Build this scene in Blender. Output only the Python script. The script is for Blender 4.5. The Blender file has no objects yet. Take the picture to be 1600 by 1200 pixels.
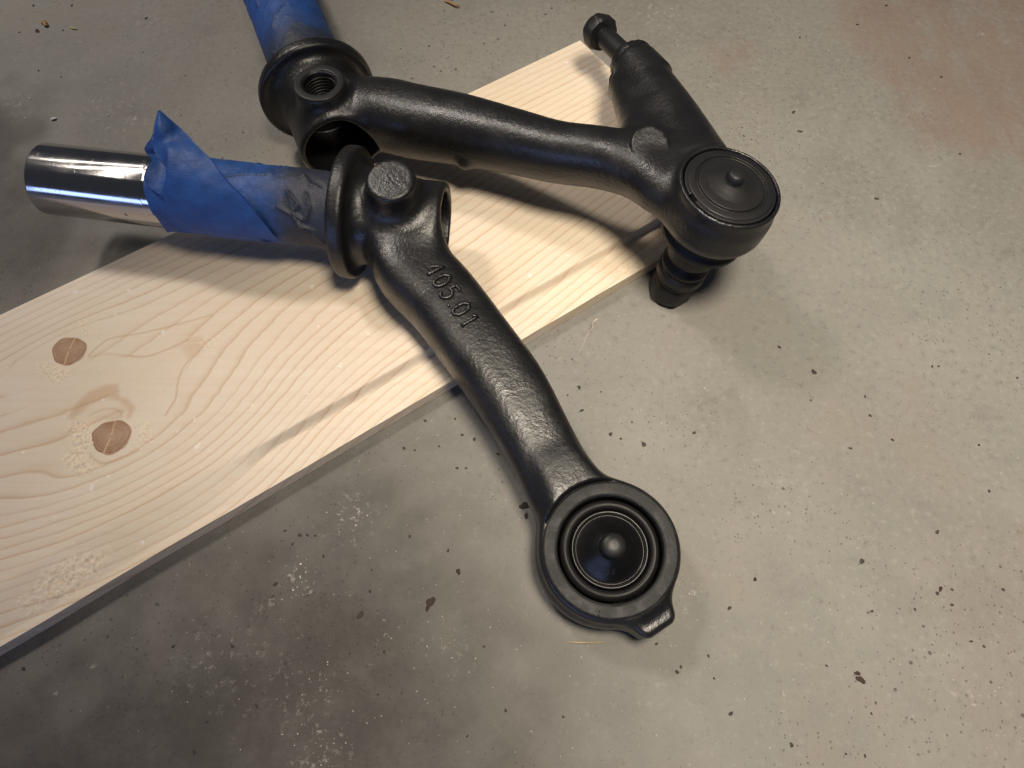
import bpy, math, random
import numpy as np
from mathutils import Vector, Matrix

# ------------------------------------------------------------------ camera
# all layout numbers are millimetres; x right, y away from the camera, z up, floor at z = 0
MM = 0.001
FPX, PITCH, CAMH = 1130.0, 63.3, 340.0
scene = bpy.context.scene
cam_data = bpy.data.cameras.new("camera")
cam = bpy.data.objects.new("camera", cam_data)
scene.collection.objects.link(cam)
cam_data.sensor_fit = 'HORIZONTAL'
cam_data.sensor_width = 36.0
cam_data.lens = 36.0 * FPX / 1600.0
cam_data.clip_start = 0.01
cam_data.clip_end = 50.0
cam.location = (0, 0, CAMH * MM)
cam.rotation_euler = (math.radians(90 - PITCH), 0, 0)
scene.camera = cam

# ------------------------------------------------------------------ world and lamps
world = bpy.data.worlds.new("World")
scene.world = world
world.use_nodes = True
bg = world.node_tree.nodes["Background"]
bg.inputs[0].default_value = (0.80, 0.86, 1.0, 1)
bg.inputs[1].default_value = 0.052


def aim(o, target):
    d = Vector(target) - o.location
    o.rotation_euler = d.to_track_quat('-Z', 'Y').to_euler()


def lamp(name, kind, loc, target, energy, colour, **kw):
    l = bpy.data.lights.new(name, kind)
    l.energy = energy
    l.color = colour
    for k, v in kw.items():
        setattr(l, k, v)
    o = bpy.data.objects.new(name, l)
    scene.collection.objects.link(o)
    o.location = loc
    aim(o, target)
    return o


# work lamp over the floor, two tubes further back, and the cool daylight of the open door behind the photographer
lamp("work_lamp", 'SPOT', (0.105, 0.02, 0.78), (0.25, 0.185, 0.0), 40.0, (1.0, 0.885, 0.72),
     spot_size=math.radians(74), spot_blend=1.0, shadow_soft_size=0.085)
lamp("ceiling_lamp", 'AREA', (-0.54, 0.68, 1.10), (-0.32, 0.42, 0.0), 7.2, (1.0, 0.90, 0.82),
     shape='RECTANGLE', size=0.16, size_y=0.16)
for k_, (y_k, z_k, e_k) in enumerate(((0.46, 1.10, 1.1), (0.74, 1.10, 1.1), (1.02, 1.00, 1.1))):
    lamp("ceiling_tube", 'AREA', (-0.84, y_k, z_k), (-0.24, 0.30, 0.0), e_k, (1.0, 0.90, 0.76),
         shape='RECTANGLE', size=0.60, size_y=0.028)
lamp("door_daylight", 'AREA', (-1.05, -1.5, 0.42), (-0.15, 0.2, 0.03), 10.0, (0.36, 0.50, 1.0),
     shape='RECTANGLE', size=2.0, size_y=0.34)

scene.view_settings.view_transform = 'Standard'
scene.view_settings.look = 'None'
scene.view_settings.gamma = 1.0
scene.view_settings.exposure = 0.0
scene.view_settings.use_curve_mapping = False

# ------------------------------------------------------------------ geometry helpers
_th = math.radians(PITCH)
C0 = np.array([0, 0, CAMH])
FW = np.array([0, math.cos(_th), -math.sin(_th)])
UP = np.array([0, math.sin(_th), math.cos(_th)])
RT = np.array([1.0, 0, 0])


def P(px, py, z):
    """a measured point of the photograph, at its height z above the floor"""
    d = FW * FPX + RT * (px - 800) - UP * (py - 600)
    return C0 + d * ((z - CAMH) / d[2])


def nrm(v):
    v = np.asarray(v, float)
    return v / np.linalg.norm(v)


def link(o):
    scene.collection.objects.link(o)
    return o


def thing(name, label, cat, loc, group=None):
    o = link(bpy.data.objects.new(name, None))
    o.empty_display_size = 0.02
    o.location = Vector(loc) * MM
    o["label"] = label
    o["category"] = cat
    if group:
        o["group"] = group
    return o


def world_loc(o):
    v = Vector((0, 0, 0))
    while o:
        v += o.location
        o = o.parent
    return v


def obj(name, verts, faces, mat, parent=None, smooth=True, sharp=None, loc=None, attrs=None):
    """one mesh object from vertices in world millimetres"""
    v = np.asarray(verts, float) * MM
    me = bpy.data.meshes.new(name)
    o = bpy.data.objects.new(name, me)
    link(o)
    if parent is not None:
        o.parent = parent
        v = v - np.array(world_loc(parent))
    elif loc is not None:
        o.location = Vector(loc) * MM
        v = v - np.asarray(loc) * MM
    me.from_pydata(v.tolist() if len(v) < 20000 else [tuple(r) for r in v.tolist()], [], [tuple(f) for f in (faces.tolist() if isinstance(faces, np.ndarray) else faces)])
    me.update()
    if smooth:
        me.polygons.foreach_set("use_smooth", [True] * len(me.polygons))
        if sharp:
            me.set_sharp_from_angle(angle=math.radians(sharp))
    if attrs:
        for k, a in attrs.items():
            at = me.attributes.new(k, 'FLOAT', 'POINT')
            at.data.foreach_set("value", np.asarray(a, np.float32))
    if mat:
        me.materials.append(mat)
    return o


# ---- value noise used to shape geometry
_rng = np.random.RandomState(7)
_tab = _rng.rand(64, 64, 64).astype(np.float32)


def vnoise(p):
    p = np.asarray(p, float)
    i = np.floor(p).astype(int)
    f = p - i
    f = f * f * (3 - 2 * f)
    r = 0
    for dx in (0, 1):
        wx = f[..., 0] if dx else 1 - f[..., 0]
        for dy in (0, 1):
            wy = f[..., 1] if dy else 1 - f[..., 1]
            for dz in (0, 1):
                wz = f[..., 2] if dz else 1 - f[..., 2]
                r = r + wx * wy * wz * _tab[(i[..., 0] + dx) % 64, (i[..., 1] + dy) % 64, (i[..., 2] + dz) % 64]
    return r * 2 - 1


def fbm(p, n=4):
    p = np.asarray(p, float)
    s, a = 0, 0.5
    for k in range(n):
        s = s + a * vnoise(p + 17.3 * k)
        p = p * 2.03
        a *= 0.5
    return s


# ---- signed distance shapes (castings with real fillets)
def smin(a, b, k):
    h = np.clip(0.5 + 0.5 * (b - a) / k, 0, 1)
    return b * (1 - h) + a * h - k * h * (1 - h)


def smax(a, b, k):
    return -smin(-a, -b, k)


def sd_cyl(q, p0, p1, r, rnd=1.0, r1=None):
    p0 = np.asarray(p0, float); p1 = np.asarray(p1, float)
    L = np.linalg.norm(p1 - p0); a = (p1 - p0) / L
    w = q - p0
    t = w @ a
    rad = np.sqrt(np.maximum((w * w).sum(1) - t * t, 0))
    rr = r if r1 is None else r + (r1 - r) * np.clip(t / L, 0, 1)
    dx = rad - rr + rnd
    dy = np.abs(t - L / 2) - L / 2 + rnd
    return np.minimum(np.maximum(dx, dy), 0) + np.hypot(np.maximum(dx, 0), np.maximum(dy, 0)) - rnd


def sd_ball(q, c, r):
    return np.linalg.norm(q - np.asarray(c), axis=1) - r


def catmull(pts, n):
    pts = np.asarray(pts, float)
    m = len(pts)
    out = []
    ext = np.vstack([2 * pts[0] - pts[1], pts, 2 * pts[-1] - pts[-2]])
    for i in range(n):
        t = i / (n - 1) * (m - 1)
        k = min(int(t), m - 2)
        f = t - k
        a, b, c, d = ext[k], ext[k + 1], ext[k + 2], ext[k + 3]
        out.append(0.5 * (2 * b + (c - a) * f + (2 * a - 5 * b + 4 * c - d) * f * f + (3 * b - a - 3 * c + d) * f ** 3))
    return np.array(out)


class Sweep:
    """rows: x, y, z, half width, half height; rounded-box section along a smooth path"""

    def __init__(self, rows, n=26, expo=2.4, up=(0, 0, 1)):
        s = catmull(rows, n)
        self.c = s[:, :3]; self.a = s[:, 3]; self.b = s[:, 4]
        self.e = expo
        t = np.gradient(self.c, axis=0)
        self.t = t / np.linalg.norm(t, axis=1, keepdims=True)
        sd = np.cross(self.t, np.asarray(up, float))
        self.s = sd / np.linalg.norm(sd, axis=1, keepdims=True)
        self.u = np.cross(self.s, self.t)

    def __call__(self, q):
        n = len(self.c)
        d2 = (self.c * self.c).sum(1)[None] - 2 * (q @ self.c.T)
        k = d2.argmin(1)
        fwd = ((q - self.c[k]) * self.t[k]).sum(1) >= 0
        k = np.clip(np.where(fwd, k, k - 1), 0, n - 2)
        d0 = ((q - self.c[k]) * self.t[k]).sum(1)
        d1 = ((self.c[k + 1] - q) * self.t[k + 1]).sum(1)
        f = np.clip(d0 / np.where(np.abs(d0 + d1) < 1e-6, 1e-6, d0 + d1), 0, 1)
        over = np.where((k == 0) & (d0 < 0), -d0, np.where((k == n - 2) & (d1 < 0), -d1, 0))
        g = 1 - f
        c = self.c[k] * g[:, None] + self.c[k + 1] * f[:, None]
        sv = self.s[k] * g[:, None] + self.s[k + 1] * f[:, None]
        uv = self.u[k] * g[:, None] + self.u[k + 1] * f[:, None]
        a = self.a[k] * g + self.a[k + 1] * f
        b = self.b[k] * g + self.b[k + 1] * f
        w = q - c
        kk = ((np.abs((w * sv).sum(1)) / a) ** self.e + (np.abs((w * uv).sum(1)) / b) ** self.e) ** (1 / self.e)
        d = (kk - 1) * np.minimum(a, b)
        return np.where(over > 0, np.where(d > 0, np.hypot(d, over), np.maximum(d, over - 0.6 * np.minimum(a, b))), d)


def sdf_mesh(fn, lo, hi, h):
    """naive surface nets on a sparse narrow band"""
    lo = np.asarray(lo, float); hi = np.asarray(hi, float)
    B = 6
    nb = np.ceil((hi - lo) / (h * B)).astype(int)
    n = nb * B + 1
    cg = np.stack(np.meshgrid(*[lo[k] + (np.arange(nb[k]) + 0.5) * h * B for k in range(3)], indexing='ij'), -1)
    cd = fn(cg.reshape(-1, 3)).reshape(nb)
    F = np.ones(n, np.float32) * 50
    sg = np.where(cd < 0, -50, 50).astype(np.float32)
    F[:-1, :-1, :-1] = np.repeat(np.repeat(np.repeat(sg, B, 0), B, 1), B, 2)
    F[-1] = 50; F[:, -1] = 50; F[:, :, -1] = 50
    near = np.abs(cd) < h * B * 0.87 * 1.7 + 1.5
    mask = np.zeros(n, bool)
    m = np.repeat(np.repeat(np.repeat(near, B, 0), B, 1), B, 2)
    mask[:-1, :-1, :-1] |= m; mask[1:, :-1, :-1] |= m; mask[:-1, 1:, :-1] |= m; mask[:-1, :-1, 1:] |= m
    mask[1:, 1:, :-1] |= m; mask[1:, :-1, 1:] |= m; mask[:-1, 1:, 1:] |= m; mask[1:, 1:, 1:] |= m
    idx = np.argwhere(mask)
    F[mask] = fn(lo + idx * h)
    S = F < 0
    cnt = np.zeros(n - 1, np.int8)
    for dx in (0, 1):
        for dy in (0, 1):
            for dz in (0, 1):
                cnt += S[dx:n[0] - 1 + dx, dy:n[1] - 1 + dy, dz:n[2] - 1 + dz]
    act = (cnt > 0) & (cnt < 8)
    cells = np.argwhere(act)
    ids = -np.ones(n - 1, np.int64)
    ids[act] = np.arange(len(cells))
    acc = np.zeros((len(cells), 3)); num = np.zeros(len(cells))
    cor = [(x, y, z) for x in (0, 1) for y in (0, 1) for z in (0, 1)]
    for a in cor:
        for b in cor:
            if sum(abs(a[k] - b[k]) for k in range(3)) == 1 and a < b:
                fa = F[tuple((cells + a).T)]; fb = F[tuple((cells + b).T)]
                x = (fa < 0) != (fb < 0)
                t = np.where(x, fa / np.where(fa == fb, 1, fa - fb), 0)
                pt = np.array(a) + t[:, None] * (np.array(b) - np.array(a))
                acc += pt * x[:, None]; num += x
    V = lo + (cells + acc / num[:, None]) * h
    for _ in range(1):
        e = 0.2
        d = fn(V)
        g = np.stack([fn(V + np.eye(3)[k] * e) - d for k in range(3)], 1) / e
        gl = (g * g).sum(1) + 1e-6
        st = -(d / gl)[:, None] * g
        ln = np.linalg.norm(st, axis=1, keepdims=True)
        V = V + st * np.minimum(1, 0.6 * h / (ln + 1e-9))
    quads = []
    for ax in range(3):
        u, v = (ax + 1) % 3, (ax + 2) % 3
        sl0 = [slice(1, -1)] * 3; sl1 = [slice(1, -1)] * 3
        sl0[ax] = slice(0, n[ax] - 1); sl1[ax] = slice(1, n[ax])
        A = S[tuple(sl0)]; Bq = S[tuple(sl1)]
        for flip in (False, True):
            e = np.argwhere((A & ~Bq) if not flip else (~A & Bq))
            off = np.ones(3, int); off[ax] = 0
            e = e + off
            du = np.zeros(3, int); du[u] = 1
            dv = np.zeros(3, int); dv[v] = 1
            q = [ids[tuple((e - du - dv).T)], ids[tuple((e - dv).T)], ids[tuple(e.T)], ids[tuple((e - du).T)]]
            q = np.stack(q if not flip else q[::-1], 1)
            quads.append(q)
    Q = np.vstack(quads)
    Q = Q[(Q >= 0).all(1)]
    return V, Q


# ---- turned parts
def frame(axis):
    a = nrm(axis)
    x = nrm(np.cross((0, 1, 0), a)) if abs(a[1]) < 0.9 else nrm(np.cross((1, 0, 0), a))
    return x, np.cross(a, x), a


def lathe(prof, base, axis, seg=72, a0=0.0, a1=None, bend=0.8):
    """prof: (radius, height) pairs along axis from base; corners are rounded a little"""
    pr = [tuple(p) for p in prof]
    out = []
    for i, p in enumerate(pr):
        if 0 < i < len(pr) - 1 and bend > 0:
            p = np.array(p); q = np.array(pr[i - 1]); r = np.array(pr[i + 1])
            l1, l2 = np.linalg.norm(q - p), np.linalg.norm(r - p)
            if l1 < 1e-6 or l2 < 1e-6:
                continue
            b = min(bend, 0.4 * l1, 0.4 * l2)
            s = p + (q - p) / l1 * b; e = p + (r - p) / l2 * b
            for t in (0, 0.33, 0.67, 1):
                out.append(tuple((1 - t) ** 2 * s + 2 * t * (1 - t) * p + t * t * e))
        else:
            out.append(p)
    pr = out
    x, y, a = frame(axis)
    base = np.asarray(base, float)
    full = a1 is None
    m = seg if full else seg + 1
    V, Fc = [], []
    for (r, h) in pr:
        for k in range(m):
            t = 2 * math.pi * k / seg if full else a0 + (a1 - a0) * k / seg
            V.append(base + a * h + (x * math.cos(t) + y * math.sin(t)) * max(r, 0.0))
    for i in range(len(pr) - 1):
        for k in range(m if full else seg):
            k2 = (k + 1) % m
            Fc.append((i * m + k, i * m + k2, (i + 1) * m + k2, (i + 1) * m + k))
    if not full:
        Fc.append(tuple(i * m for i in range(len(pr))))
        Fc.append(tuple(i * m + seg for i in range(len(pr) - 1, -1, -1)))
    return V, Fc


def merge(*parts):
    V, Fc = [], []
    for v, f in parts:
        n = len(V)
        V.extend(list(v))
        Fc.extend([tuple(int(i) + n for i in q) for q in f])
    return V, Fc


def hexhead(base, axis, r, h, ch=1.4, spin=0.3):
    """hexagonal head with rounded-off corners at both ends"""
    x, y, a = frame(axis)
    base = np.asarray(base, float)
    V, Fc = [], []
    seg = 48
    levels = [(0, 0.0), (1, 0.0), (2, ch), (3, h - ch), (4, h), (0, h)]
    prof = []
    for kind, z in levels:
        for k in range(seg):
            t = 2 * math.pi * k / seg
            w = (t % (math.pi / 3)) - math.pi / 6
            hexr = r / math.cos(w)
            if kind == 0:
                rr = 0.0
            elif kind in (1, 4):
                rr = min(hexr, r * 1.0) * 0.96
            else:
                rr = min(hexr, r * 1.10)
            V.append(base + a * z + (x * math.cos(t + spin) + y * math.sin(t + spin)) * rr)
    for i in range(len(levels) - 1):
        for k in range(seg):
            k2 = (k + 1) % seg
            Fc.append((i * seg + k, i * seg + k2, (i + 1) * seg + k2, (i + 1) * seg + k))
    return V, Fc


def tube(pts, r, seg=8, flat=1.0, up=(0, 0, 1), cap=True):
    pts = np.asarray(pts, float)
    n = len(pts)
    rr = np.broadcast_to(np.asarray(r, float), (n,))
    V, Fc = [], []
    for i in range(n):
        t = nrm(pts[min(i + 1, n - 1)] - pts[max(i - 1, 0)])
        s = nrm(np.cross(t, up)); u = np.cross(s, t)
        for k in range(seg):
            a = 2 * math.pi * k / seg
            V.append(pts[i] + (s * math.cos(a) + u * math.sin(a) * flat) * rr[i])
    for i in range(n - 1):
        for k in range(seg):
            k2 = (k + 1) % seg
            Fc.append((i * seg + k, i * seg + k2, (i + 1) * seg + k2, (i + 1) * seg + k))
    if cap:
        Fc.append(tuple(range(seg - 1, -1, -1)))
        Fc.append(tuple((n - 1) * seg + k for k in range(seg)))
    return V, Fc


# ------------------------------------------------------------------ materials
class N:
    """small node-tree writer"""

    def __init__(self, name):
        self.m = bpy.data.materials.new(name)
        self.m.use_nodes = True
        self.t = self.m.node_tree
        self.b = self.t.nodes["Principled BSDF"]

    def node(self, typ, **kw):
        n = self.t.nodes.new(typ)
        for k, v in kw.items():
            setattr(n, k, v)
        return n

    def ln(self, a, b):
        self.t.links.new(a, b)

    def set(self, sock, v):
        if hasattr(v, 'links'):
            self.ln(v, sock)
        elif isinstance(v, (tuple, list)):
            sock.default_value = tuple(v) + ((1,) if len(v) == 3 and len(sock.default_value) == 4 else ())
        else:
            sock.default_value = v

    def coords(self, scale=(1, 1, 1), kind='Object'):
        tc = self.node('ShaderNodeTexCoord')
        mp = self.node('ShaderNodeMapping')
        self.ln(tc.outputs[kind], mp.inputs[0])
        mp.inputs['Scale'].default_value = scale
        return mp.outputs[0]

    def noise(self, vec, scale, detail=4, rough=0.55, dist=0.0, out='Fac'):
        n = self.node('ShaderNodeTexNoise')
        self.ln(vec, n.inputs['Vector'])
        n.inputs['Scale'].default_value = scale
        n.inputs['Detail'].default_value = detail
        n.inputs['Roughness'].default_value = rough
        n.inputs['Distortion'].default_value = dist
        return n.outputs[out]

    def voro(self, vec, scale, feature='F1', out='Distance', rand=1.0):
        n = self.node('ShaderNodeTexVoronoi', feature=feature)
        self.ln(vec, n.inputs['Vector'])
        n.inputs['Scale'].default_value = scale
        n.inputs['Randomness'].default_value = rand
        return n.outputs[out]

    def ramp(self, fac, stops, interp='LINEAR'):
        n = self.node('ShaderNodeValToRGB')
        n.color_ramp.interpolation = interp
        e = n.color_ramp.elements
        while len(e) < len(stops):
            e.new(0.5)
        for q, (p, c) in zip(e, stops):
            q.position = p
            q.color = (c, c, c, 1) if not isinstance(c, tuple) else (*c, 1)
        self.ln(fac, n.inputs[0])
        return n.outputs[0]

    def mapr(self, v, a, b, c=0.0, d=1.0, smooth=True):
        n = self.node('ShaderNodeMapRange')
        if smooth:
            n.interpolation_type = 'SMOOTHSTEP'
        self.set(n.inputs[0], v)
        for k, x in enumerate((a, b, c, d)):
            self.set(n.inputs[k + 1], x)
        return n.outputs[0]

    def math(self, op, a, b=0.0, c=None, clamp=False):
        n = self.node('ShaderNodeMath', operation=op, use_clamp=clamp)
        self.set(n.inputs[0], a); self.set(n.inputs[1], b)
        if c is not None:
            self.set(n.inputs[2], c)
        return n.outputs[0]

    def mix(self, fac, a, b, blend='MIX'):
        n = self.node('ShaderNodeMix', data_type='RGBA', blend_type=blend)
        self.set(n.inputs[0], fac)
        self.set(n.inputs[6], a); self.set(n.inputs[7], b)
        return n.outputs[2]

    def attr(self, name):
        n = self.node('ShaderNodeAttribute', attribute_name=name)
        return n.outputs['Fac']

    def bump(self, h, strength, dist, prev=None):
        n = self.node('ShaderNodeBump')
        n.inputs['Strength'].default_value = strength
        n.inputs['Distance'].default_value = dist
        self.ln(h, n.inputs['Height'])
        if prev is not None:
            self.ln(prev, n.inputs['Normal'])
        return n.outputs[0]

    def done(self, base=None, rough=None, metal=None, normal=None, spec=None, coat=None):
        for k, v in (('Base Color', base), ('Roughness', rough), ('Metallic', metal), ('Normal', normal),
                     ('Specular IOR Level', spec), ('Coat Weight', coat)):
            if v is not None:
                self.set(self.b.inputs[k], v)
        return self.m


def mat_paint(name, col=(0.0065, 0.0065, 0.0075), rough=0.37, peel=1.0, dust=0.25, spec=0.5):
    n = N(name)
    v = n.coords()
    a = n.noise(v, 520, 2, 0.5)
    b = n.noise(v, 1500, 2, 0.5)
    c = n.noise(v, 90, 3, 0.6)
    h = n.math('ADD', n.math('MULTIPLY', a, 1.0), n.math('MULTIPLY', b, 0.35))
    nm = n.bump(h, 0.42 * peel, 0.0005)
    nm = n.bump(c, 0.07 * peel, 0.0010, nm)
    d = n.mapr(n.noise(v, 160, 6, 0.7), 0.60, 0.80)
    colr = n.mix(n.math('MULTIPLY', d, dust), col, (0.028, 0.026, 0.024))
    r = n.mapr(n.noise(v, 60, 4, 0.6), 0.3, 0.7, rough - 0.05, rough + 0.09)
    return n.done(colr, r, 0.0, nm, spec)


M = {}
M['paint'] = mat_paint('black_satin_paint')
M['paint_smooth'] = mat_paint('black_satin_paint_smooth', (0.0105, 0.0105, 0.0115), 0.42, 0.22, 0.35, 0.30)
M['gloss'] = mat_paint('black_gloss_cap', (0.0035, 0.0035, 0.004), 0.31, 0.05, 0.25, 0.35)
M['rubber'] = mat_paint('black_rubber', (0.008, 0.008, 0.008), 0.46, 0.15, 0.4, 0.24)


def mat_turned(centre, axis):
    """painted face with lathe marks round its own centre"""
    n = N('turned_black_face')
    tc = n.node('ShaderNodeTexCoord')
    sub = n.node('ShaderNodeVectorMath', operation='SUBTRACT')
    n.ln(tc.outputs['Object'], sub.inputs[0])
    sub.inputs[1].default_value = centre
    ln = n.node('ShaderNodeVectorMath', operation='LENGTH')
    n.ln(sub.outputs[0], ln.inputs[0])
    rad = ln.outputs['Value']
    cx = n.node('ShaderNodeCombineXYZ')
    n.ln(rad, cx.inputs[0])
    rings = n.noise(cx.outputs[0], 1500, 3, 0.7)
    v = n.coords()
    blot = n.noise(v, 130, 4, 0.6)
    nm = n.bump(n.math('ADD', n.math('MULTIPLY', rings, n.mapr(blot, 0.35, 0.65)), n.math('MULTIPLY', n.noise(v, 900, 2), 0.15)), 0.5, 0.0004)
    col = n.mix(n.mapr(blot, 0.4, 0.75), (0.012, 0.0125, 0.013), (0.020, 0.0205, 0.021))
    return n.done(col, n.mapr(blot, 0.3, 0.7, 0.46, 0.58), 0.0, nm, 0.20)


def mat_steel():
    n = N('bright_ground_steel')
    v = n.coords()
    lng = n.coords((12, 700, 700))
    streak = n.noise(lng, 1.0, 3, 0.6)
    blot = n.noise(v, 55, 5, 0.65)
    grime_shade = n.mapr(n.noise(v, 170, 6, 0.75), 0.60, 0.72)  # plain grime blotches on the steel
    mask = n.math('MULTIPLY', grime_shade, n.mapr(blot, 0.45, 0.62))
    col = n.mix(mask, (0.46, 0.45, 0.47), (0.09, 0.075, 0.065))
    r = n.math('ADD', n.mapr(blot, 0.3, 0.7, 0.10, 0.17), n.math('MULTIPLY', mask, 0.3))
    nm = n.bump(streak, 0.05, 0.0001)
    scr = n.noise(n.coords((900, 60, 60)), 1.0, 2, 0.5)
    nm = n.bump(n.mapr(scr, 0.64, 0.70), 0.10, 0.0001, nm)
    return n.done(col, r, 1.0, nm)


M['steel'] = mat_steel()


def mat_tape():
    """crepe masking tape; 'spray' holds where black paint was sprayed on it"""
    n = N('blue_masking_tape')
    v = n.coords()
    crepe = n.noise(n.coords((260, 1500, 1500)), 1.0, 3, 0.6)
    fib = n.noise(v, 1100, 3, 0.6)
    blot = n.noise(v, 110, 4, 0.6)
    blue = n.mix(n.mapr(blot, 0.3, 0.7), (0.0065, 0.042, 0.175), (0.011, 0.062, 0.24))
    blue = n.mix(n.mapr(fib, 0.58, 0.75, 0, 0.25), blue, (0.07, 0.17, 0.38))
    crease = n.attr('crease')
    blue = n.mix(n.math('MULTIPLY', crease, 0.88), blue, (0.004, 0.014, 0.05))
    sp = n.math('ADD', n.attr('spray'), n.mapr(n.noise(v, 70, 5, 0.65), 0.3, 0.7, -0.10, 0.10))
    sp = n.mapr(sp, 0.14, 0.82)
    col = n.mix(n.math('MULTIPLY', sp, 0.93), blue, (0.017, 0.018, 0.021))
    nm = n.bump(crepe, 0.35, 0.0004)
    nm = n.bump(fib, 0.3, 0.0003, nm)
    nm = n.bump(n.noise(v, 240, 4, 0.65), 0.30, 0.0010, nm)
    return n.done(col, n.mapr(fib, 0.3, 0.7, 0.5, 0.66), 0.0, nm, 0.45)


M['tape'] = mat_tape()


def mat_wood():
    """'phase' counts growth rings, 'tint' marks resin-brown wood, 'torn' the torn grain"""
    n = N('planed_pine')
    v = n.coords()
    ph = n.attr('phase')
    lng = n.coords((10, 260, 260))
    wob = n.noise(n.coords((14, 120, 120)), 1.0, 3, 0.6)
    ph2 = n.math('ADD', ph, n.math('MULTIPLY', n.math('SUBTRACT', wob, 0.5), 0.34))
    fr = n.math('FRACT', ph2)
    ring = n.ramp(fr, [(0.0, 0.0), (0.60, 0.10), (0.82, 0.42), (0.905, 1.0), (0.955, 0.75), (1.0, 0.0)])
    idn = n.math('FLOOR', ph2)
    wn = n.node('ShaderNodeTexWhiteNoise', noise_dimensions='1D')
    n.ln(idn, wn.inputs['W'])
    ring = n.math('MULTIPLY', ring, n.mapr(wn.outputs['Value'], 0, 1, 0.45, 1.0, False))
    fibre = n.noise(lng, 1.0, 4, 0.7)
    fine = n.noise(n.coords((40, 1400, 1400)), 1.0, 3, 0.6)
    col = n.mix(n.mapr(n.noise(v, 9, 3), 0.3, 0.7), (0.65, 0.555, 0.430), (0.685, 0.605, 0.495))
    col = n.mix(n.mapr(fibre, 0.35, 0.75, 0, 0.30), col, (0.58, 0.46, 0.335))
    col = n.mix(n.math('MULTIPLY', ring, 0.68), col, (0.44, 0.245, 0.11))
    col = n.mix(n.mapr(fine, 0.55, 0.8, 0, 0.22), col, (0.76, 0.68, 0.57))
    tint = n.attr('tint')
    col = n.mix(n.math('MULTIPLY', tint, 0.75), col, (0.43, 0.245, 0.105))
    torn = n.attr('torn')
    tn = n.noise(v, 700, 5, 0.7)
    col = n.mix(n.math('MULTIPLY', torn, n.mapr(tn, 0.42, 0.60, 0.0, 0.85)), col, (0.86, 0.72, 0.53))
    col = n.mix(n.math('MULTIPLY', torn, n.mapr(tn, 0.46, 0.34, 0.0, 0.55)), col, (0.46, 0.30, 0.17))
    # whitish dust smudges
    du = n.mapr(n.noise(v, 130, 3, 0.5), 0.69, 0.74)
    col = n.mix(n.math('MULTIPLY', du, 0.55), col, (0.78, 0.76, 0.74))
    nm = n.bump(fibre, 0.25, 0.0004)
    nm = n.bump(n.math('SUBTRACT', 1.0, ring), 0.12, 0.0004, nm)
    nm = n.bump(n.math('MULTIPLY', torn, tn), 0.42, 0.0014, nm)
    # planer chatter across the grain
    wv = n.node('ShaderNodeTexWave', wave_type='BANDS', bands_direction='X')
    n.ln(n.coords((1, 0.12, 1)), wv.inputs[0])
    wv.inputs['Scale'].default_value = 62
    wv.inputs['Distortion'].default_value = 1.5
    wv.inputs['Detail'].default_value = 1
    nm = n.bump(n.math('MULTIPLY', wv.outputs['Fac'], n.mapr(n.noise(v, 14, 2), 0.42, 0.6)), 0.10, 0.0006, nm)
    return n.done(col, 0.55, 0.0, nm, 0.35)


M['wood'] = mat_wood()


def mat_knot():
    n = N('pine_knot')
    v = n.coords()
    r = n.attr('radius')
    w = n.noise(v, 160, 4, 0.6)
    rr = n.math('ADD', r, n.math('MULTIPLY', n.math('SUBTRACT', w, 0.5), 0.34))
    rings = n.math('SINE', n.math('MULTIPLY', rr, 46.0))
    col = n.mix(n.mapr(rr, 0.1, 1.0), (0.345, 0.205, 0.115), (0.270, 0.138, 0.066))
    col = n.mix(n.mapr(rings, 0.2, 1.0, 0, 0.32), col, (0.20, 0.105, 0.062))
    col = n.mix(n.mapr(n.noise(v, 75, 3), 0.4, 0.7, 0, 0.6), col, (0.40, 0.265, 0.175))
    col = n.mix(n.mapr(rr, 0.86, 1.02, 0, 0.85), col, (0.50, 0.365, 0.245))
    cr = n.attr('crack')
    col = n.mix(n.math('MULTIPLY', cr, 0.9), col, (0.62, 0.42, 0.25))
    nm = n.bump(n.math('ADD', rings, n.noise(v, 900, 3)), 0.2, 0.0003)
    return n.done(col, 0.5, 0.0, nm, 0.4)


M['knot'] = mat_knot()


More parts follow.
